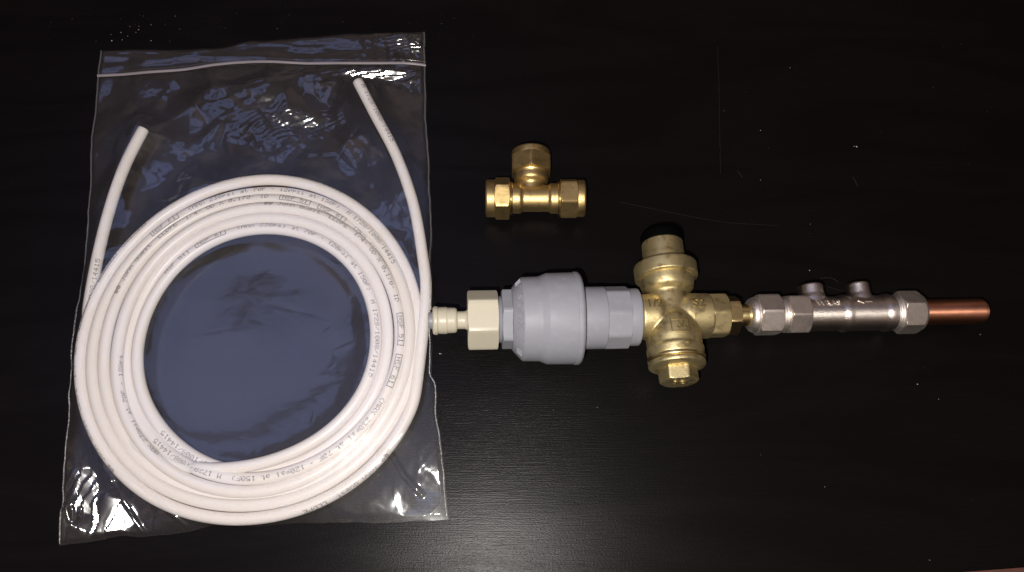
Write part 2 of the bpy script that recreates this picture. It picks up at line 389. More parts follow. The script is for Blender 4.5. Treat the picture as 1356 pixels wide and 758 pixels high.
# dot-matrix print on the tube, each dot laid on the curved wall
G5 = {'0': '01110 10001 10011 10101 11001 10001 01110', '1': '00100 01100 00100 00100 00100 00100 01110', '2': '01110 10001 00001 00110 01000 10000 11111',
 '3': '11111 00010 00100 00110 00001 10001 01110', '4': '00010 00110 01010 10010 11111 00010 00010', '5': '11111 10000 11110 00001 00001 10001 01110', '6': '00110 01000 10000 11110 10001 10001 01110',
 '7': '11111 00001 00010 00100 01000 01000 01000', '8': '01110 10001 10001 01110 10001 10001 01110', '/': '00000 00001 00010 00100 01000 10000 00000', '-': '00000 00000 00000 01110 00000 00000 00000',
 '.': '00000 00000 00000 00000 00000 01100 01100', '(': '00010 00100 01000 01000 01000 00100 00010', ')': '01000 00100 00010 00010 00010 00100 01000', '"': '01010 01010 01010 00000 00000 00000 00000',
 'J': '00111 00010 00010 00010 00010 10010 01100', 'G': '01110 10001 10000 10111 10001 10001 01111', 'o': '00000 00000 01110 10001 10001 10001 01110', 'h': '10000 10000 10110 11001 10001 10001 10001',
 'n': '00000 00000 10110 11001 10001 10001 10001', 'u': '00000 00000 10001 10001 10001 10011 01101', 'e': '00000 00000 01110 10001 11111 10000 01110', 's': '00000 00000 01110 10000 01110 00001 11110',
 't': '01000 01000 11100 01000 01000 01001 00110', 'L': '10000 10000 10000 10000 10000 10000 11111', 'D': '11100 10010 10001 10001 10001 10010 11100', 'P': '11110 10001 10001 11110 10000 10000 10000',
 'E': '11111 10000 10000 11110 10000 10000 11111', 'O': '01110 10001 10001 10001 10001 10001 01110', 'X': '10001 10001 01010 00100 01010 10001 10001', 'I': '01110 00100 00100 00100 00100 00100 01110',
 'N': '10001 10001 11001 10101 10011 10001 10001', 'S': '01111 10000 10000 01110 00001 00001 11110', 'F': '11111 10000 10000 11110 10000 10000 10000', 'M': '10001 11011 10101 10101 10001 10001 10001',
 'A': '01110 10001 10001 10001 11111 10001 10001', 'p': '00000 00000 11110 10001 11110 10000 10000', 'i': '00100 00000 01100 00100 00100 00100 01110', 'a': '00000 00000 01110 00001 01111 10001 01111'}
DP, RP = 0.45 * MM, 0.37 * MM
dots_v, dots_f = [], []
def dot(s, vv, roll):
    i = s / S[-1] * (NP - 1)
    if i < 1 or i > NP - 2: return
    a = int(i); u = i - a
    for (ds, dv) in ((-.5, -.5), (.5, -.5), (.5, .5), (-.5, .5)):
        ii = i + ds * DP * 0.86 / (S[-1] / (NP - 1)); aa = min(max(int(ii), 0), NP - 2); uu = ii - aa
        c = Q[aa] * (1 - uu) + Q[aa + 1] * uu; U_ = Uv[aa] * (1 - uu) + Uv[aa + 1] * uu; O_ = Ov[aa] * (1 - uu) + Ov[aa + 1] * uu
        ph = roll + (vv + dv * RP * 0.95) / TR; dots_v.append(tuple(c + (TR + 0.00006) * (U_ * math.cos(ph) + O_ * math.sin(ph))))
    n = len(dots_v); dots_f.append([n - 4, n - 3, n - 2, n - 1])
FULL = '@@ John Guest  LLDPE  1/4- OD X 0.170- ID  [NSF 51] [NSF 61]  (MAX 230psi at 70F - 120psi at 150F)  M 1728/1008/14415'
def write(string, s0, roll, droll=0.0):
    s = s0; n0 = s
    for ch in string:
        rl = roll + droll * (s - n0)
        if ch == '@':
            for r_ in range(7):
                for c_ in range(5):
                    if (r_ in (0, 6) and 0 < c_ < 4) or (0 < r_ < 6 and (c_ in (0, 4) or (r_ + c_) % 2 == 0)): dot(s + c_ * DP, (3 - r_) * RP, rl)
        elif ch in '[]':
            for r_ in range(-2, 9): dot(s + 2 * DP, (3 - r_) * RP, rl)
        elif ch in G5:
            for r_, row in enumerate(G5[ch].split()):
                for c_, b_ in enumerate(row):
                    if b_ == '1' and rng.random() > 0.05: dot(s + c_ * DP, (3 - r_) * RP + rng.normal(0, .03 * MM), rl)
        s += 6 * DP
    i = 0
    while i < len(string):
        if string[i] == '[':
            j = string.find(']', i)
            if j < 0: break
            c_ = 2
            while c_ <= (j - i) * 6 + 2:
                for r_ in (-2, 8): dot(s0 + (i * 6 + c_) * DP, (3 - r_) * RP, roll + droll * (i * 6 + c_) * DP)
                c_ += 0.9
            i = j
        i += 1
# find arc length whose projected point is nearest a given pixel, within one turn of the spiral
PX = np.array([proj(q) for q in Q])
def s_near(px, py, lo, hi):
    a, b = int(max(0, lo) / S[-1] * (NP - 1)), int(min(S[-1], hi) / S[-1] * (NP - 1))
    d = (PX[a:b, 0] - px) ** 2 + (PX[a:b, 1] - py) ** 2
    return (a + int(d.argmin())) / (NP - 1) * S[-1]
def at_turn(px, py, t0, t1, token, roll, droll=0.0, upto=None, frm=0):
    """print the tube's whole legend so that its piece `token` starts near the given pixel"""
    s = s_near(px, py, s_turn(t0), s_turn(t1))
    i = FULL.index(token); w0 = s - i * 6 * DP
    string = FULL[frm:upto]; write(string, w0 + frm * 6 * DP, roll - droll * i * 6 * DP + droll * frm * 6 * DP, droll)
write(FULL[-18:], 0.003, 0.5)                                              # start tail
at_turn(515, 600, 0.3, 1.0, '@@ John', 0.9, upto=20)
at_turn(112, 545, 1.4, 2.4, 'LLDPE', 0.75, upto=60)                        # outermost turn, up the left side
at_turn(360, 237, 2.6, 3.6, 'M 1728', 0.95, frm=42)                        # outermost, over the top
at_turn(462, 285, 6.8, 7.7, 'M 1728', 0.25, frm=52)
at_turn(205, 308, 10.3, 11.2, 'LLDPE', 0.3, upto=72)
at_turn(350, 280, 14.8, 15.4, '@@ John', 0.55, droll=-1.9)
at_turn(150, 500, 13.4, 14.3, '120psi', -1.0, frm=63, upto=88)
at_turn(318, 305, 22.6, 23.4, '(MAX', 0.40, frm=44)
at_turn(240, 592, 21.0, 21.9, '14415', 0.2, frm=FULL.index('1728'))
at_turn(121, 392, 26.4, 99, '08/14415', -0.6, frm=FULL.index('1728'))
me = bpy.data.meshes.new('printed_lettering'); me.from_pydata(dots_v, [], dots_f); me.materials.append(M['ink'])
o = bpy.data.objects.new('printed_lettering', me); COL.objects.link(o); o.parent = tube
write_end = None

# ------------------------------------------------------------------ zip bag
def poly_curve(pts, n):
    w_ = [unp(x, y, 0.001) for x, y in pts]; c = catmull(w_, 12)
    A = np.array([tuple(q) for q in c]); d = np.concatenate([[0], np.cumsum(np.linalg.norm(np.diff(A, axis=0), axis=1))])
    t = np.linspace(0, d[-1], n); return np.stack([np.interp(t, d, A[:, j]) for j in range(3)], 1)
NU, NV = 290, 390
top = poly_curve([(133, 68), (180, 66), (250, 66.5), (300, 63), (330, 55), (400, 51), (480, 45), (563, 43)], NU)
bot = poly_curve([(78, 723), (100, 720), (130, 716), (159, 710), (196, 710), (243, 707), (280, 697), (340, 695.5), (400, 693), (470, 693), (530, 691), (594, 688)], NU)
lef = poly_curve([(133, 68), (129, 101), (126, 140), (121, 205), (118, 270), (113, 330), (113.5, 360), (112, 385), (106, 420), (101, 460), (100, 485), (93, 520), (91, 540), (89, 580), (84, 620), (82, 670), (78, 723)], NV)
rig = poly_curve([(563, 43), (563.5, 90), (565, 140), (568, 200), (570, 260), (572.5, 330), (574, 400), (573, 450), (571, 495), (577, 512), (579, 550), (585, 590), (590, 640), (594, 688)], NV)
for arr, ax_ in ((lef, 0), (rig, 0), (top, 1), (bot, 1)):
    t_ = np.linspace(0, 1, len(arr)); wob_ = sum(a_ * np.sin(t_ * f_ + p_) for a_, f_, p_ in ((.35, 17, 1 + ax_), (.25, 41, 2.2), (.16, 83, .4), (.08, 190, 2.9)))
    arr[:, ax_] += 0.0011 * wob_ * np.sin(t_ * math.pi) ** 0.5
u = np.linspace(0, 1, NU)[None, :, None]; vv = np.linspace(0, 1, NV)[:, None, None]
G = (1 - vv) * top[None] + vv * bot[None] + (1 - u) * lef[:, None] + u * rig[:, None]
G -= (1 - vv) * (1 - u) * top[0] + (1 - vv) * u * top[-1] + vv * (1 - u) * bot[0] + vv * u * bot[-1]
# edges irregular
X, Y = G[..., 0].copy(), G[..., 1].copy()
ob = np.full(X.shape, 0.0009)
RR = TR + 0.00035
for i in range(0, NP, 1):
    q = Q[i]
    # local window
    jj = np.where((np.abs(X[:, 0:1] * 0) < 1).ravel())[0] if False else None
cell = 0.003
from collections import defaultdict
bx = ((X - X.min()) / cell).astype(int); by = ((Y - Y.min()) / cell).astype(int)
NXc, NYc = bx.max() + 4, by.max() + 4
bins = defaultdict(list)
for q in Q[::1]:
    ci, cj = int((q[0] - X.min()) / cell), int((q[1] - Y.min()) / cell)
    for a in (-2, -1, 0, 1, 2):
        for b_ in (-2, -1, 0, 1, 2): bins[(ci + a, cj + b_)].append(q)
order = np.argsort((bx * 10000 + by).ravel(), kind='stable'); key = (bx * 10000 + by).ravel()[order]
obf = ob.ravel(); Xf, Yf = X.ravel(), Y.ravel()
bounds = np.flatnonzero(np.diff(key)) + 1; groups = np.split(order, bounds)
for g in groups:
    kk = (int(bx.ravel()[g[0]]), int(by.ravel()[g[0]]))
    if kk in bins:
        pts = np.array(bins[kk]); dx = Xf[g][:, None] - pts[None, :, 0]; dy = Yf[g][:, None] - pts[None, :, 1]
        d2 = dx * dx + dy * dy; hh = np.where(d2 < RR * RR, pts[None, :, 2] + np.sqrt(np.maximum(RR * RR - d2, 0)), 0.0009)
        obf[g] = np.maximum(obf[g], hh.max(1))
ob = obf.reshape(X.shape)
rc = np.hypot(X - C0.x, Y - C0.y)
h = np.maximum(ob, np.where(rc < 0.07, 0.0095, 0.0))
PXg = np.array([proj((a, b_, 0.002)) for a, b_ in zip(Xf, Yf)]).reshape(NV, NU, 2); gx, gy = PXg[..., 0], PXg[..., 1]
# side edges lifted where the bag wraps round the coil
edge_l = 0.0009 + 0.005 * np.exp(-((gy[:, 0] - 440) / 70) ** 2); edge_r = 0.0009 + 0.005 * np.exp(-((gy[:, -1] - 430) / 80) ** 2)
for it in range(700):
    a = (h[:-2, 1:-1] + h[2:, 1:-1] + h[1:-1, :-2] + h[1:-1, 2:]) * 0.25 - 1.2e-7
    h[1:-1, 1:-1] = np.maximum(ob[1:-1, 1:-1], a)
    h[0] = 0.0012; h[-1] = 0.0012; h[:, 0] = edge_l; h[:, -1] = edge_r
for it in range(3):
    h[1:-1, 1:-1] = h[1:-1, 1:-1] * 0.5 + 0.125 * (h[:-2, 1:-1] + h[2:, 1:-1] + h[1:-1, :-2] + h[1:-1, 2:])
XM, YM = X * 1000, Y * 1000
def blob(px, py, rx, ry=None): ry = ry or rx; return np.exp(-((gx - px) / rx) ** 2 - ((gy - py) / ry) ** 2)
inner = 1 / (1 + np.exp((rc * 1000 - 64) / 2.0))
coilm = 1 / (1 + np.exp(-(rc * 1000 - 66) / 2)) / (1 + np.exp((rc * 1000 - 100) / 2))
outside = 1 - np.clip(inner + coilm, 0, 1)
D = np.zeros_like(h)
# planar facets bounded by straight folds: sums of warped triangle waves
def planes(n, slope, w0, w1, seed):
    r_ = np.random.default_rng(seed); out_ = np.zeros_like(X)
    for _ in range(n):
        a = r_.uniform(0, math.pi); wl = r_.uniform(w0, w1); ph = r_.uniform(0, 1)
        q = (XM * math.cos(a) + YM * math.sin(a)) / wl + ph + 0.22 * np.sin((-XM * math.sin(a) + YM * math.cos(a)) / wl * r_.uniform(1.5, 3.5) + r_.uniform(0, 6))
        out_ += slope * wl * np.abs(q - np.round(q))
    return out_
for i_ in range(10):
    a = rng.uniform(0, math.pi); wl = rng.uniform(40, 80); ph = rng.uniform(0, 6.28)
    D += wl * 0.004 * np.sin((XM * math.cos(a) + YM * math.sin(a)) / wl * 6.28 + ph) * (0.5 * outside + 0.10 * inner)
D += (planes(9, 0.034, 16, 60, 21) - 0.6) * outside * (1 - 0.6 / (1 + np.exp((gy - 96) / 4)))
D += planes(5, 0.0035, 25, 70, 22) * inner
# sharp creases, windowed
def crease(cx, cy, ang_, slope, sig, along, m=1.0):
    global D
    nx, ny = math.cos(ang_), math.sin(ang_)
    c = unp(cx, cy, 0.002); dx, dy = XM - c.x * 1000, YM - c.y * 1000
    dn, dt = dx * nx + dy * ny, -dx * ny + dy * nx
    t_ = np.maximum(0, 1 - np.abs(dn) / sig) * np.exp(-(dt / along) ** 2)
    D += slope * sig * t_ * m
def crumple(n, box, sl, sig, along, mask=None, angs=None):
    for _ in range(n):
        a = rng.uniform(0, math.pi) if angs is None else rng.normal(angs[0], angs[1])
        crease(rng.uniform(box[0], box[2]), rng.uniform(box[1], box[3]), a, rng.uniform(*sl) * rng.choice([-1, 1]), rng.uniform(*sig), rng.uniform(*along), 1.0 if mask is None else mask)
crumple(40, (130, 105, 565, 250), (0.04, 0.17), (6, 18), (10, 40), outside)
crumple(30, (130, 105, 565, 230), (0.05, 0.20), (2.0, 5), (6, 22), outside, (0.9, 0.5))
crumple(26, (290, 110, 480, 215), (0.12, 0.45), (1.5, 3.5), (3, 9), outside)
crumple(36, (470, 45, 565, 120), (0.10, 0.55), (1.2, 4), (3, 12), outside)
crumple(14, (380, 92, 560, 112), (0.25, 0.6), (1.2, 2.5), (3, 9), outside, (math.pi / 2, 0.25))
crumple(30, (130, 50, 565, 92), (0.04, 0.16), (2, 6), (20, 60), outside, (math.pi / 2, 0.1))
crumple(34, (84, 620, 215, 715), (0.15, 0.5), (1.6, 5), (5, 18), outside)
crumple(14, (500, 570, 594, 690), (0.03, 0.14), (1.6, 5), (5, 20), outside)
crumple(18, (215, 680, 560, 695), (0.10, 0.40), (1.0, 2.5), (3, 8), outside)
crumple(16, (110, 200, 150, 640), (0.05, 0.25), (1.5, 4), (5, 15), outside)
crumple(26, (200, 320, 480, 600), (0.004, 0.022), (2, 6), (5, 26), inner)
crumple(12, (400, 420, 485, 590), (0.02, 0.10), (1.0, 2.2), (2, 6), inner)
for (cx_, cy_, an, sl_, sg, al) in [(240, 160, 2.45, .12, 7, 34), (285, 175, 2.30, .14, 6, 36), (335, 165, 2.05, .13, 7, 34), (215, 130, 2.7, .10, 8, 26), (440, 200, 0.75, .14, 6, 28), (480, 215, 0.62, .13, 6, 30),
        (400, 215, 2.2, .12, 6, 26), (170, 250, 0.25, .12, 6, 34), (150, 560, 2.6, .14, 5, 24), (300, 120, 1.75, .14, 7, 30), (520, 210, 0.35, .11, 6, 28)]:
    crease(cx_, cy_, an, sl_, sg, al, outside)
# crumpled corner: stepped facets leaning toward the middle of the table
def facets(cx, cy, rx, ry, step, wob, seed, hard=2.4, calm=1.0):
    global D
    r_ = np.random.default_rng(seed); wn = np.clip(hard * blob(cx, cy, rx, ry), 0, 1)
    g = ((XM + 11) ** 2 + (YM + 16) ** 2) / (2 * 465.0) + planes(7, wob, 6, 26, seed + 50)
    for k_ in range(3):
        a = r_.uniform(0, math.pi); wl = r_.uniform(14, 30); g = g + 0.018 * calm * wl / 6.28 * np.sin((XM * math.cos(a) + YM * math.sin(a)) / wl * 6.28 + r_.uniform(0, 6))
    warp = planes(5, 0.022, 9, 30, seed + 90); warp = warp - warp.min()
    q = g / step + warp; fr = q - np.floor(q)
    D = D * (1 - wn) + (g / step - np.floor(q) + warp.max() * 0.8) * step * wn - (h * 1000 - 1.5) * wn
facets(140, 682, 52, 26, 5.0, 0.008, 3, calm=0.5)
facets(118, 650, 16, 34, 2.4, 0.02, 4)
facets(500, 101, 44, 7, 3.0, 0.014, 5, 2.2, 0.6)
facets(545, 56, 26, 12, 2.2, 0.05, 6, 1.7)
facets(395, 160, 44, 16, 2.4, 0.07, 7, 1.3)
facets(470, 690, 40, 5, 1.0, 0.06, 8, 1.2)
# named folds that the photograph shows as bright lines over the coil and in the corners
def ridge(pts, amp, wd):
    global D
    w_ = [unp(x, y, 0.004) for x, y in pts]; best = np.full(X.shape, 1e9)
    for a, b_ in zip(w_[:-1], w_[1:]):
        ax, ay, bx_, by_ = a.x * 1000, a.y * 1000, b_.x * 1000, b_.y * 1000
        L2 = (bx_ - ax) ** 2 + (by_ - ay) ** 2; t_ = np.clip(((XM - ax) * (bx_ - ax) + (YM - ay) * (by_ - ay)) / L2, 0, 1)
        best = np.minimum(best, np.hypot(XM - ax - t_ * (bx_ - ax), YM - ay - t_ * (by_ - ay)))
    D += amp * np.maximum(0, 1 - (best / wd) ** 2)
ridge([(143, 614), (160, 650), (178, 682), (192, 706)], 1.2, 1.6)
ridge([(146, 611), (178, 632), (197, 645), (220, 668), (250, 698)], 1.1, 1.5)
ridge([(588, 560), (586, 620), (584, 668), (566, 684), (545, 688)], 0.7, 1.3)
ridge([(505, 598), (522, 606), (535, 630), (558, 655)], 1.1, 2.0)
ridge([(562, 62), (545, 52), (537, 44)], 1.0, 1.2)
ridge([(93, 690), (90, 672), (97, 664)], 0.9, 1.2)
edge_f = np.minimum(1, np.minimum(np.arange(NU), np.arange(NU)[::-1])[None, :] / 4) * np.minimum(1, np.minimum(np.arange(NV), np.arange(NV)[::-1])[:, None] / 3)
hz = np.maximum(h + D * MM * (0.15 + 0.85 * edge_f), np.maximum(ob * 0.98 + 0.00005, 0.0010))
V = np.stack([X, Y, hz], -1).reshape(-1, 3)
idx = np.arange(NU * NV).reshape(NV, NU)
F = np.stack([idx[:-1, :-1], idx[1:, :-1], idx[1:, 1:], idx[:-1, 1:]], -1).reshape(-1, 4)
bag = empty('zip_bag', Matrix.Translation(unp(340, 400, 0)), 'clear plastic zip-lock bag lying flat, holding the coil of white tube, its corners crumpled', 'bag')
def np_mesh(name, V, F, m, parent):
    me = bpy.data.meshes.new(name); me.from_pydata((V - np.array(bag.matrix_world.translation)).tolist(), [], F.tolist()); me.materials.append(m)
    for p in me.polygons: p.use_smooth = True
    o = bpy.data.objects.new(name, me); COL.objects.link(o); o.parent = parent; return o
np_mesh('front_film', V, F, M['film'], bag)
hb = 0.0004 + 0.00035 * (0.5 + 0.5 * np.sin(XM / 9 + 2 * np.sin(YM / 23)) * np.sin(YM / 13)) * edge_f
sl = (slice(None, None, 4), slice(None, None, 4))
gi = np.unique(np.r_[np.arange(0, NV, 4), NV - 1]); gj = np.unique(np.r_[np.arange(0, NU, 4), NU - 1])
Vb = np.stack([X[np.ix_(gi, gj)], Y[np.ix_(gi, gj)], hb[np.ix_(gi, gj)]], -1); ib = np.arange(len(gi) * len(gj)).reshape(len(gi), len(gj))
np_mesh('back_film', Vb.reshape(-1, 3), np.stack([ib[:-1, :-1], ib[1:, :-1], ib[1:, 1:], ib[:-1, 1:]], -1).reshape(-1, 4), M['film_back'], bag)
def strip(name, line, rad, m, ns=8, flat=0.6):
    A = np.array(line); t_ = np.gradient(A, axis=0); t_ /= np.linalg.norm(t_, axis=1)[:, None]; sd = np.cross(t_, [0, 0, 1.0]); sd /= np.linalg.norm(sd, axis=1)[:, None]
    V = []
    for i in range(len(A)):
        for j in range(ns):
            a = 2 * math.pi * j / ns; V.append(A[i] + rad * math.cos(a) * sd[i] + np.array([0, 0, rad * flat * math.sin(a)]))
    F = [[i * ns + j, i * ns + (j + 1) % ns, (i + 1) * ns + (j + 1) % ns, (i + 1) * ns + j] for i in range(len(A) - 1) for j in range(ns)]
    return np_mesh(name, np.array(V), np.array(F), m, bag)
def hz_at(p):
    d = (X - p[0]) ** 2 + (Y - p[1]) ** 2; return hz.ravel()[d.argmin()]
def film_line(pts, dz, n=160):
    A = poly_curve(pts, n); A[:, 2] = [hz_at(p) for p in A]; 
    for _ in range(60): A[1:-1, 2] = (A[:-2, 2] + 2 * A[1:-1, 2] + A[2:, 2]) / 4
    A[:, 2] += dz; return A
strip('zip_track', film_line([(130, 101.5), (165, 100), (200, 97.5), (245, 93.5), (290, 87.5), (330, 84.5), (400, 85), (480, 85.5), (564, 87.5)], 0.0006), 0.0010, M['zip'], 8, 0.7)
strip('zip_track', film_line([(130, 97), (165, 95.5), (200, 93), (245, 89), (290, 83), (330, 80), (400, 80.5), (480, 81), (564, 83)], 0.0004), 0.0004, M['film_back'], 8, 0.8)
for cidx in (1, NU - 2):
    A = np.stack([X[:, cidx], Y[:, cidx], hz[:, cidx] + 0.0002], -1)
    A[:, 0] += 0.00015 * np.sin(np.arange(NV) * .31) * np.sin(np.arange(NV) * .083); strip('side_seam', A[::2], 0.00045, M['seam'], 6, 0.7)

# ------------------------------------------------------------------ valve assembly, local frame in mm: X along the pipe, Y away from the viewer, Z up
O = unp(765, 421.5, 0.0275)
Xd = (unp(1310, 412.0, 0.0125) - O).normalized()
PITCH = math.radians(-5.0)
Yd = Vector((0, 0, 1)).cross(Xd).normalized(); Zd = Xd.cross(Yd)
rotm = Matrix.Rotation(PITCH, 3, Xd); Yd, Zd = rotm @ Yd, rotm @ Zd
AM = Matrix((Xd, Yd, Zd)).transposed().to_4x4(); AM.translation = O
asm = empty('valve_assembly', AM, 'row of joined fittings: cream connector, grey valve, brass regulator, nickel valve, copper pipe end', 'pipe fittings')
NEAR = 0.0             # radius of the surface turned to the camera on which a feature was measured
def sx(px):          # mm along the axis whose projection has this pixel x
    lo, hi = -400.0, 400.0
    for _ in range(24):
        mid = (lo + hi) / 2; p = O + Xd * mid * MM + Vector((0, -0.29, 0.957)) * NEAR * MM
        if proj(p)[0] < px: lo = mid
        else: hi = mid
    return lo
def dia(px, hgt):    # mm diameter of a round thing this many pixels across at this place of the axis
    p = O + Xd * sx(px) * MM
    depth = p.y * math.sin(TILT) - (p.z - CAM_H) * math.cos(TILT)
    return hgt * depth / FPX / MM * 0.985
def prof(rows): return [(sx(a), dia(a, b) / 2) for a, b in rows]
DEG = math.radians
view = DEG(-17) - PITCH   # facet angle that looks at the camera (theta grows toward +Y)

# cream push-fit connector
pf = prof([(573, 20), (573, 34), (575, 38.5), (579.5, 38.5), (580.5, 35), (582, 36), (591.5, 36.5), (592.5, 34.5), (602.5, 34), (605, 31), (605.5, 24), (616, 24), (620, 30), (622, 46), (624, 40)])
cp = obj('push_fit_connector', lathe(pf, 64, rad=0.5), M['cream'], asm)
obj('hex_nut', nut(sx(619), sx(659), dia(640, 82), 6, view + DEG(1), 1.0, 0.6), M['cream'], cp)
obj('collet', lathe(prof([(567, 14), (567, 22), (574, 23), (574, 14)]), 40), M['stub'], cp)
# grey check valve
gv_p = prof([(676, 50), (677, 82), (680.5, 91), (690.5, 113), (713, 114), (723, 122.5), (757, 123.5), (761, 123)])
gv = obj('check_valve', lathe(gv_p, 96, rad=0.6), M['grey'], asm)
NEAR = 12.0
obj('flange', lathe(prof([(760.6, 100), (760.6, 124.5), (762, 125.5), (766.5, 125.5), (770, 119), (770, 60)]), 96, rad=0.7), M['grey'], gv)
NEAR = 0.0
obj('threaded_end', thread(sx(657), sx(666), dia(662, 64) / 2, 1.6, 0.5), M['grey_thread'], gv)
obj('hex_section', nut(sx(664), sx(681), dia(672, 83), 6, view - DEG(20), 0.8, 0.0), M['grey'], gv)
NEAR = 15.0
obj('sleeve', lathe(prof([(769, 60), (769, 84), (803.5, 84), (804, 70)]), 80, rad=0.5), M['grey'], gv)
obj('octagon_section', nut(sx(803.5), sx(835), dia(820, 86), 8, view - DEG(22), 0.0, 0.4), M['grey'], gv)
obj('end_ring', lathe(prof([(834, 50), (834, 77), (847.5, 77.5), (850, 76), (850, 40)]), 80, rad=0.6), M['grey'], gv)
NEAR = 0.0
# raised marks on the cone of the check valve
sA, rA, sB, rB = sx(680.5), dia(680.5, 91) / 2, sx(690.5), dia(690.5, 113) / 2
def cone_map(th0):
    Lc = math.hypot(sB - sA, rB - rA); nx_, nr = -(rB - rA) / Lc, (sB - sA) / Lc
    def mp(u, v, hh):
        t = 0.5 + v / Lc; s = sA + (sB - sA) * t + nx_ * hh; r = rA + (rB - rA) * t + nr * hh
        th = th0 - u / r; return (s * MM, r * math.sin(th) * MM, r * math.cos(th) * MM)
    return mp
cm = cone_map(view)
LV = [text_vf(ch, 6.4, 0.6, cone_map(view + DEG(a)), 0.05) for ch, a in (('S', 26), ('O', 10), ('O', -4), ('X', -18), ('/', -38))]
for base in (58, 63, 68, -62, -67, -72): LV.append(bar_vf(0, -2.0, 0, 2.0, 0.6, 0.5, cone_map(view + DEG(base))))
for (a, b_) in ((26, -1.9), (-46, 1.0), (52, 1.2)): LV.append(bar_vf(-.3, b_, .3, b_, 0.6, 0.28, cone_map(view + DEG(a - 6))))
obj('raised_lettering', merge(*LV), M['grey'], gv)
RB = dia(740, 123) / 2
LV = [bar_vf(-.4, 0, .4, 0, .8, .2, lambda u, v, hh: ((sx(744) + u) * MM, (RB + hh) * math.sin(view + DEG(50) + v / RB) * MM, (RB + hh) * math.cos(view + DEG(50) + v / RB) * MM))]
obj('moulding_pip', merge(*LV), M['grey'], gv)

# brass pressure regulator: cast body of a horizontal run and a barrel along local Y
bx_c = sx(893) - 1.9
run = prof([(846, 30), (846, 61), (866, 62), (870.5, 61), (873.5, 56), (877, 53), (897, 53), (901, 56), (904.5, 60.5), (911, 62), (939, 60.5), (939, 20)])
barrel = [(-24.8, 5), (-24.8, 15.4), (-20.2, 15.9), (-19.2, 15.9), (-18.6, 15.2), (-14, 15.6), (-9, 15.0), (-5, 14.2), (-2.2, 13.1), (-0.2, 11.8), (1.2, 11.2), (3.5, 11.0), (11.5, 11.0), (13.5, 11.4), (14.8, 13.2), (16.2, 14.6), (19, 15.3), (23.5, 15.6), (23.5, 5)]
rb = cast('pressure_regulator', merge(lathe(run, 64, rad=0.8), lathe(barrel, 72, 'Y', rad=0.8, off=(bx_c, 0, 0))), M['cast_brass'], asm, 0.45, 5)
Yl = lambda rows, seg=80, rad=0.5: lathe(rows, seg, 'Y', rad=rad, off=(bx_c, 0, 0))
obj('collar', Yl([(22.6, 8), (22.6, 17.0), (23.4, 18.0), (30.5, 18.1), (31.6, 17.2), (31.6, 8)], 96), M['cast_brass'], rb)
obj('spring_housing', Yl([(31, 6), (31, 12.5), (32, 12.0), (45.4, 11.9), (46, 11.4), (46, 6)], 80), M['cast_brass'], rb)
obj('cap', Yl([(45.8, 5), (45.8, 12.4), (50.5, 12.2), (52.5, 11.0), (53.2, 8.5), (53.2, 4)], 80, 0.8), M['black'], rb)
obj('barrel_ring', Yl([(-26.8, 6), (-26.8, 15.2), (-26.2, 15.9), (-24.6, 16.0), (-24.1, 15.3), (-24.1, 6)], 96, 0.3), M['bright_brass'], rb)
obj('plug_flange', Yl([(-26.6, 6), (-26.6, 15.3), (-28, 15.8), (-29.6, 15.6), (-31.2, 12.4), (-31.2, 6)], 96, 0.6), M['cast_brass'], rb)
obj('plug_hex', nut(-38.6, -30.6, 21.8, 6, view, 1.2, 0.0, 'Y', off=(bx_c, 0, 0)), M['cast_brass'], rb)
NEAR = 12.0
obj('hex_end', nut(sx(943.5), sx(968), dia(956, 63), 6, view - DEG(28), 0.6, 1.6), M['cast_brass'], rb)
NEAR = 0.0
# cast marks
def rprof(pr_, t):
    ys = [q[0] for q in pr_]; rs = [q[1] for q in pr_]; return float(np.interp(t, ys, rs))
def run_map(px, th0, R_off=0.0):
    s0 = sx(px)
    def mp(u, v, hh):
        s = s0 + u; R_ = rprof(run, s) + R_off + hh; th = th0 + v / R_; return (s * MM, R_ * math.sin(th) * MM, R_ * math.cos(th) * MM)
    return mp
bprof = [(-24, 15.6), (-20, 16.0), (-18.6, 15.3), (-14, 15.6), (-9, 15.0), (-5, 14.2), (-2.2, 13.1), (-0.2, 11.8)]
def bar_map(t0, a0=0.0, R_off=0.0):
    def mp(u, v, hh):
        t = t0 + v; R_ = rprof(bprof, t) + R_off + hh; th = a0 + u / R_; return ((bx_c + R_ * math.sin(th)) * MM, t * MM, R_ * math.cos(th) * MM)
    return mp
obj('raised_numeral', text_vf('1/2', 7.4, 0.6, run_map(861.5, view + DEG(26)), 0.08), M['dark_brass'], rb)
obj('raised_lettering', text_vf('S2', 7.8, 0.6, run_map(919, view + DEG(26)), 0.08), M['dark_brass'], rb)
bm_ = bar_map(-10.3, 0.02)
LV = []
for a, b_, c, d in ((-4.9, -3.6, -4.9, 3.6), (4.9, -3.6, 4.9, 3.6), (-5.2, 3.6, 5.2, 3.6), (-5.2, -3.6, 5.2, -3.6)): LV.append(bar_vf(a, b_, c, d, 0.65, 0.45, bm_, 8))
em = obj('emblem_frame', merge(*LV), M['dark_brass'], rb)
obj('raised_lettering', text_vf('.V.', 6.0, 0.5, bar_map(-10.3, 0.06), 0.10), M['dark_brass'], rb)
obj('raised_dash', bar_vf(-2.4, -5.1, 2.2, -5.1, .6, .4, bm_), M['cast_brass'], rb)
obj('raised_lettering', text_vf('O', 5.0, 0.5, bar_map(-21.6, 0.12), 0.03), M['dark_brass'], rb)
obj('raised_lettering', text_vf('SO', 6.8, 0.6, lambda u, v, hh: ((bx_c + u) * MM, (-38.7 - hh) * MM, (v + 1) * MM),  0.06), M['dark_brass'], rb)

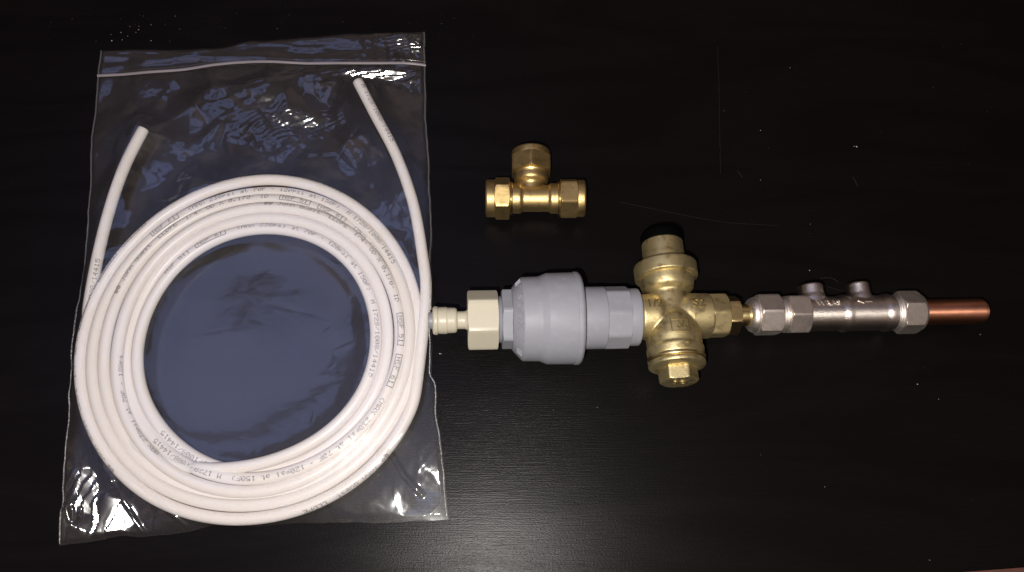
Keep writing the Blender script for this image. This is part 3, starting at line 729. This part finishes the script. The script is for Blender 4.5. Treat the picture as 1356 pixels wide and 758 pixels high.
# brass adaptor and short pipe
NEAR = 7.0
sn_ = obj('brass_stub', lathe(prof([(982, 10), (982, 29.5), (1003, 29.5), (1003, 10)]), 56), M['bright_brass'], asm)
NEAR = 11.0
obj('hex_bush', nut(sx(967.5), sx(983), dia(975, 55), 6, view + DEG(4), 0.3, 1.3), M['bright_brass'], sn_)
# nickel isolating check valve
NEAR = 10.0
nb_run = prof([(1045, 20), (1045, 46), (1075, 46), (1119, 46), (1122, 50), (1126, 51.5), (1131, 47), (1176, 47), (1180, 51.5), (1184, 51.5), (1188, 48), (1192, 47), (1192, 20)])
NEAR = 0.0; bossA, bossB = sx(1078), sx(1141); NEAR = 10.0
boss = lambda c, r, l: lathe([(2, r * 1.15), (9, r * 1.08), (11, r), (l - 0.6, r), (l, r - 0.6), (l, 2)], 48, 'Y', off=(c, 0, 0))
flat_blk = nut(sx(1047.5), sx(1075), dia(1060, 57), 6, view + DEG(22), 0.8, 1.2)
rot = Matrix.Rotation(DEG(6), 4, 'X')
def rotv(vf, mt): return [tuple(mt @ Vector(p)) for p in vf[0]], vf[1]
nv = cast('nickel_valve', merge(lathe(nb_run, 72, rad=0.5), rotv(boss(bossA, 7.2, 17.0), rot), rotv(boss(bossB, 6.6, 17.5), rot)), M['nickel_cast'], asm, 0.35, 3)
obj('hex_section', flat_blk, M['nickel'], nv)
obj('compression_nut', nut(sx(1007), sx(1038), dia(1020, 58.5), 6, view - DEG(27), 1.4, 1.2), M['nickel'], nv)
obj('nut_shoulder', lathe(prof([(997, 31), (997, 38), (1000, 45), (1004, 48.5), (1009, 49), (1010, 30)]), 72, rad=0.6), M['nickel'], nv)
obj('thread', thread(sx(1036), sx(1047), dia(1042, 48) / 2, 1.5, 0.7), M['nickel'], nv)
obj('compression_nut', nut(sx(1198), sx(1226), dia(1210, 59), 6, view - DEG(14), 1.2, 1.8), M['nickel'], nv)
obj('nut_shoulder', lathe(prof([(1224, 30), (1224, 50), (1227, 50), (1229.5, 47), (1229.5, 30)]), 72, rad=0.5), M['nickel'], nv)
obj('thread', thread(sx(1190), sx(1200), dia(1195, 48) / 2, 1.5, 0.7), M['nickel'], nv)
RN = dia(1095, 46.5) / 2
def nmap(px, th0):
    s0 = sx(px)
    return lambda u, v, hh: ((s0 + u) * MM, (RN + hh) * math.sin(th0 + v / RN) * MM, (RN + hh) * math.cos(th0 + v / RN) * MM)
LV = [text_vf('WRAS', 4.8, 0.45, nmap(1099, view + DEG(30)), 0.06, 1.05), bar_vf(-1.6, 1.0, 1.6, -0.8, .8, .5, nmap(1142, view + DEG(31))), bar_vf(2.4, 0.2, 6.4, 0.2, .7, .45, nmap(1142, view + DEG(31)))]
obj('raised_lettering', merge(*LV), M['nickel'], nv)
# capped copper pipe
NEAR = 6.0
cr_ = prof([(1222, 10), (1222, 34.2), (1296, 34.2)]); rr_ = cr_[-1][1]; s_end = sx(1312)
arc = [(s_end - rr_ * 0.55 + rr_ * 0.55 * math.sin(a * math.pi / 2), rr_ * (1 - 0.55) + rr_ * 0.55 * math.cos(a * math.pi / 2)) for a in np.linspace(0, 1, 9)]
obj('copper_pipe', lathe(cr_[:2] + arc + [(s_end, 0.4)], 64, rnd=False), M['copper'], asm, 60)

# ------------------------------------------------------------------ brass tee
TZ = 0.0132
TO = unp(708.5, 263, TZ)
tee = empty('brass_tee', Matrix.Translation(TO), 'small brass compression tee with three hexagon nuts lying alone above the row of fittings', 'pipe fitting')
dep = TO.y * math.sin(TILT) - (TZ - CAM_H) * math.cos(TILT)
def tx(px): return (px - 708.5) * dep / FPX / MM
def td(px): return px * dep / FPX / MM * 0.985
tp = lambda rows: [(tx(a), td(b) / 2) for a, b in rows]
tview = DEG(-25)
FY = 1 / math.cos(DEG(25))
ty = lambda n_: n_ * dep / FPX / MM * FY
tb = lathe(tp([(676, 20), (676, 41), (689, 41), (692, 36), (726, 36), (729, 41), (742, 41), (742, 20)]), 64, rad=0.8)
bcx = tx(703.5)
tb2 = lathe([(0, 6.5), (ty(15), 7.2), (ty(18), 7.9), (ty(20), 9.6), (ty(22.5), 10.4), (ty(29.5), 10.6), (ty(29.5), 3)], 64, 'Y', rad=0.8, off=(bcx, 0, 0))
cast('tee_body', merge(tb, tb2), M['tee_brass'], tee, 0.4, 4)
def tee_nut(kind):
    pass
def set_nut(axis, s_in, s_hex, s_out, cd, roll, off=(0, 0, 0), hexfirst=True):
    lo, hi = min(s_in, s_hex), max(s_in, s_hex)
    n_ = obj('compression_nut', nut(lo, hi, cd, 6, roll, 1.0, 1.0, axis, off=off), M['tee_brass'], tee)
    rows = [(s_hex, cd * .25), (s_hex, cd * .435), (s_out - (0.8 if s_out > s_hex else -0.8), cd * .435), (s_out, cd * .41), (s_out, cd * .30), (s_out - (4 if s_out > s_hex else -4), cd * .29)]
    obj('nut_shoulder', lathe(rows, 64, axis, rad=0.4, off=off), M['tee_brass'], n_)
    return n_
set_nut('X', tx(675), tx(655.5), tx(643.5), td(58), tview + DEG(11))
set_nut('X', tx(741.5), tx(764), tx(774.5), td(57), tview + DEG(24))
set_nut('Y', ty(32.5), ty(53.5), ty(62.5), td(60), DEG(30), off=(bcx, 0, 0))
for args in (('X', tx(673), tx(679), 20.5 / 2, (0, 0, 0)), ('X', tx(738), tx(743), 20.5 / 2, (0, 0, 0)), ('Y', ty(28), ty(35), 21 / 2, (bcx, 0, 0))):
    obj('thread', thread(args[1], args[2], args[3], 1.3, .5, args[0], args[4]), M['bright_brass'], tee)

# ------------------------------------------------------------------ dust, lint and scratches on the table
dv = ([], [])
def speck(px, py, r):
    global dv
    c = unp(px, py, 0.0); r = r * MM; vs_, n_ = [], 6
    for j in range(n_): a = 6.283 * j / n_ + r; vs_.append((c.x + r * math.cos(a) * rng.uniform(.6, 1.2), c.y + r * math.sin(a) * rng.uniform(.6, 1.2), 0.00003))
    vs_.append((c.x, c.y, r * 0.7)); dv = merge(dv, (vs_, [[j, (j + 1) % n_, n_] for j in range(n_)]))
for px, py, r in [(148, 54, .42), (162, 53, .28), (147, 46, .22), (160, 43, .28), (172, 35.5, .26), (184, 35, .24), (183.5, 39.5, .3), (180, 43, .22), (200, 33, .26), (219, 32.5, .16), (238, 39, .2), (200, 54, .3), (224.5, 54.5, .18), (190, 21.5, .2), (232, 21.5, .22), (298, 37, .2), (127, 55, .15), (367, 38, .2), (585, 31.5, .16), (383, 20, .15), (169, 48, .18),
                  (1007, 173, .26), (959, 147, .2), (1007, 239, .24), (1046, 90, .2), (1134.5, 194.5, .5), (1131, 194, .3), (1249, 61.5, .14), (1307, 148, .14), (1073, 297, .2), (1215, 509, .34), (1243, 529, .2), (1298, 443, .28), (1072, 358.5, .3), (1231, 742, .22), (791, 540, .24), (733, 543, .16), (582.5, 468.5, .4), (584, 469, .3), (1092, 645, .14)]:
    speck(px, py, r)
for _ in range(36): speck(rng.uniform(600, 1350), rng.uniform(5, 750), rng.uniform(.04, .09))
for _ in range(50): speck(rng.uniform(5, 640), rng.uniform(5, 60), rng.uniform(.05, .12))
o = from_py('dust_specks', dv[0], dv[1], M['dust']); tag(o, 'pale dust specks scattered on the dark table top', kind='stuff')
M['lint'] = mat('grey_lint', (0.032, 0.029, 0.029), 0.8)
lv = ([], [])
def fibre(pts, wd):
    global lv
    c = catmull([unp(x, y, 0) for x, y in pts], 8)
    V_, F_ = [], []
    for i, p in enumerate(c):
        t_ = (c[min(i + 1, len(c) - 1)] - c[max(i - 1, 0)]).normalized(); n_ = Vector((-t_.y, t_.x, 0)) * wd * MM / 2
        V_ += [p - n_ + Vector((0, 0, .00002)), p + Vector((0, 0, wd * MM * .5)), p + n_ + Vector((0, 0, .00002))]
        if i: a = (i - 1) * 3; F_ += [[a, a + 1, a + 4, a + 3], [a + 1, a + 2, a + 5, a + 4]]
    lv = merge(lv, (V_, F_))
fibre([(950, 62), (952, 110), (953, 170), (954, 230)], 0.10)
fibre([(822, 268), (870, 278), (915, 287), (965, 295), (1030, 299)], 0.08)
fibre([(976, 226), (980, 231), (983, 236)], 0.16)
fibre([(1129, 234), (1133, 241), (1136, 248)], 0.18)
fibre([(1086, 369), (1095, 368), (1103, 369), (1110, 374)], 0.16)
fibre([(1096, 380), (1106, 383), (1117, 386)], 0.10)
fibre([(1007, 601), (1007.5, 604)], 0.25)
o = from_py('lint_fibres', lv[0], lv[1], M['lint']); tag(o, 'fine grey hairs and scratches on the dark table top', kind='stuff')
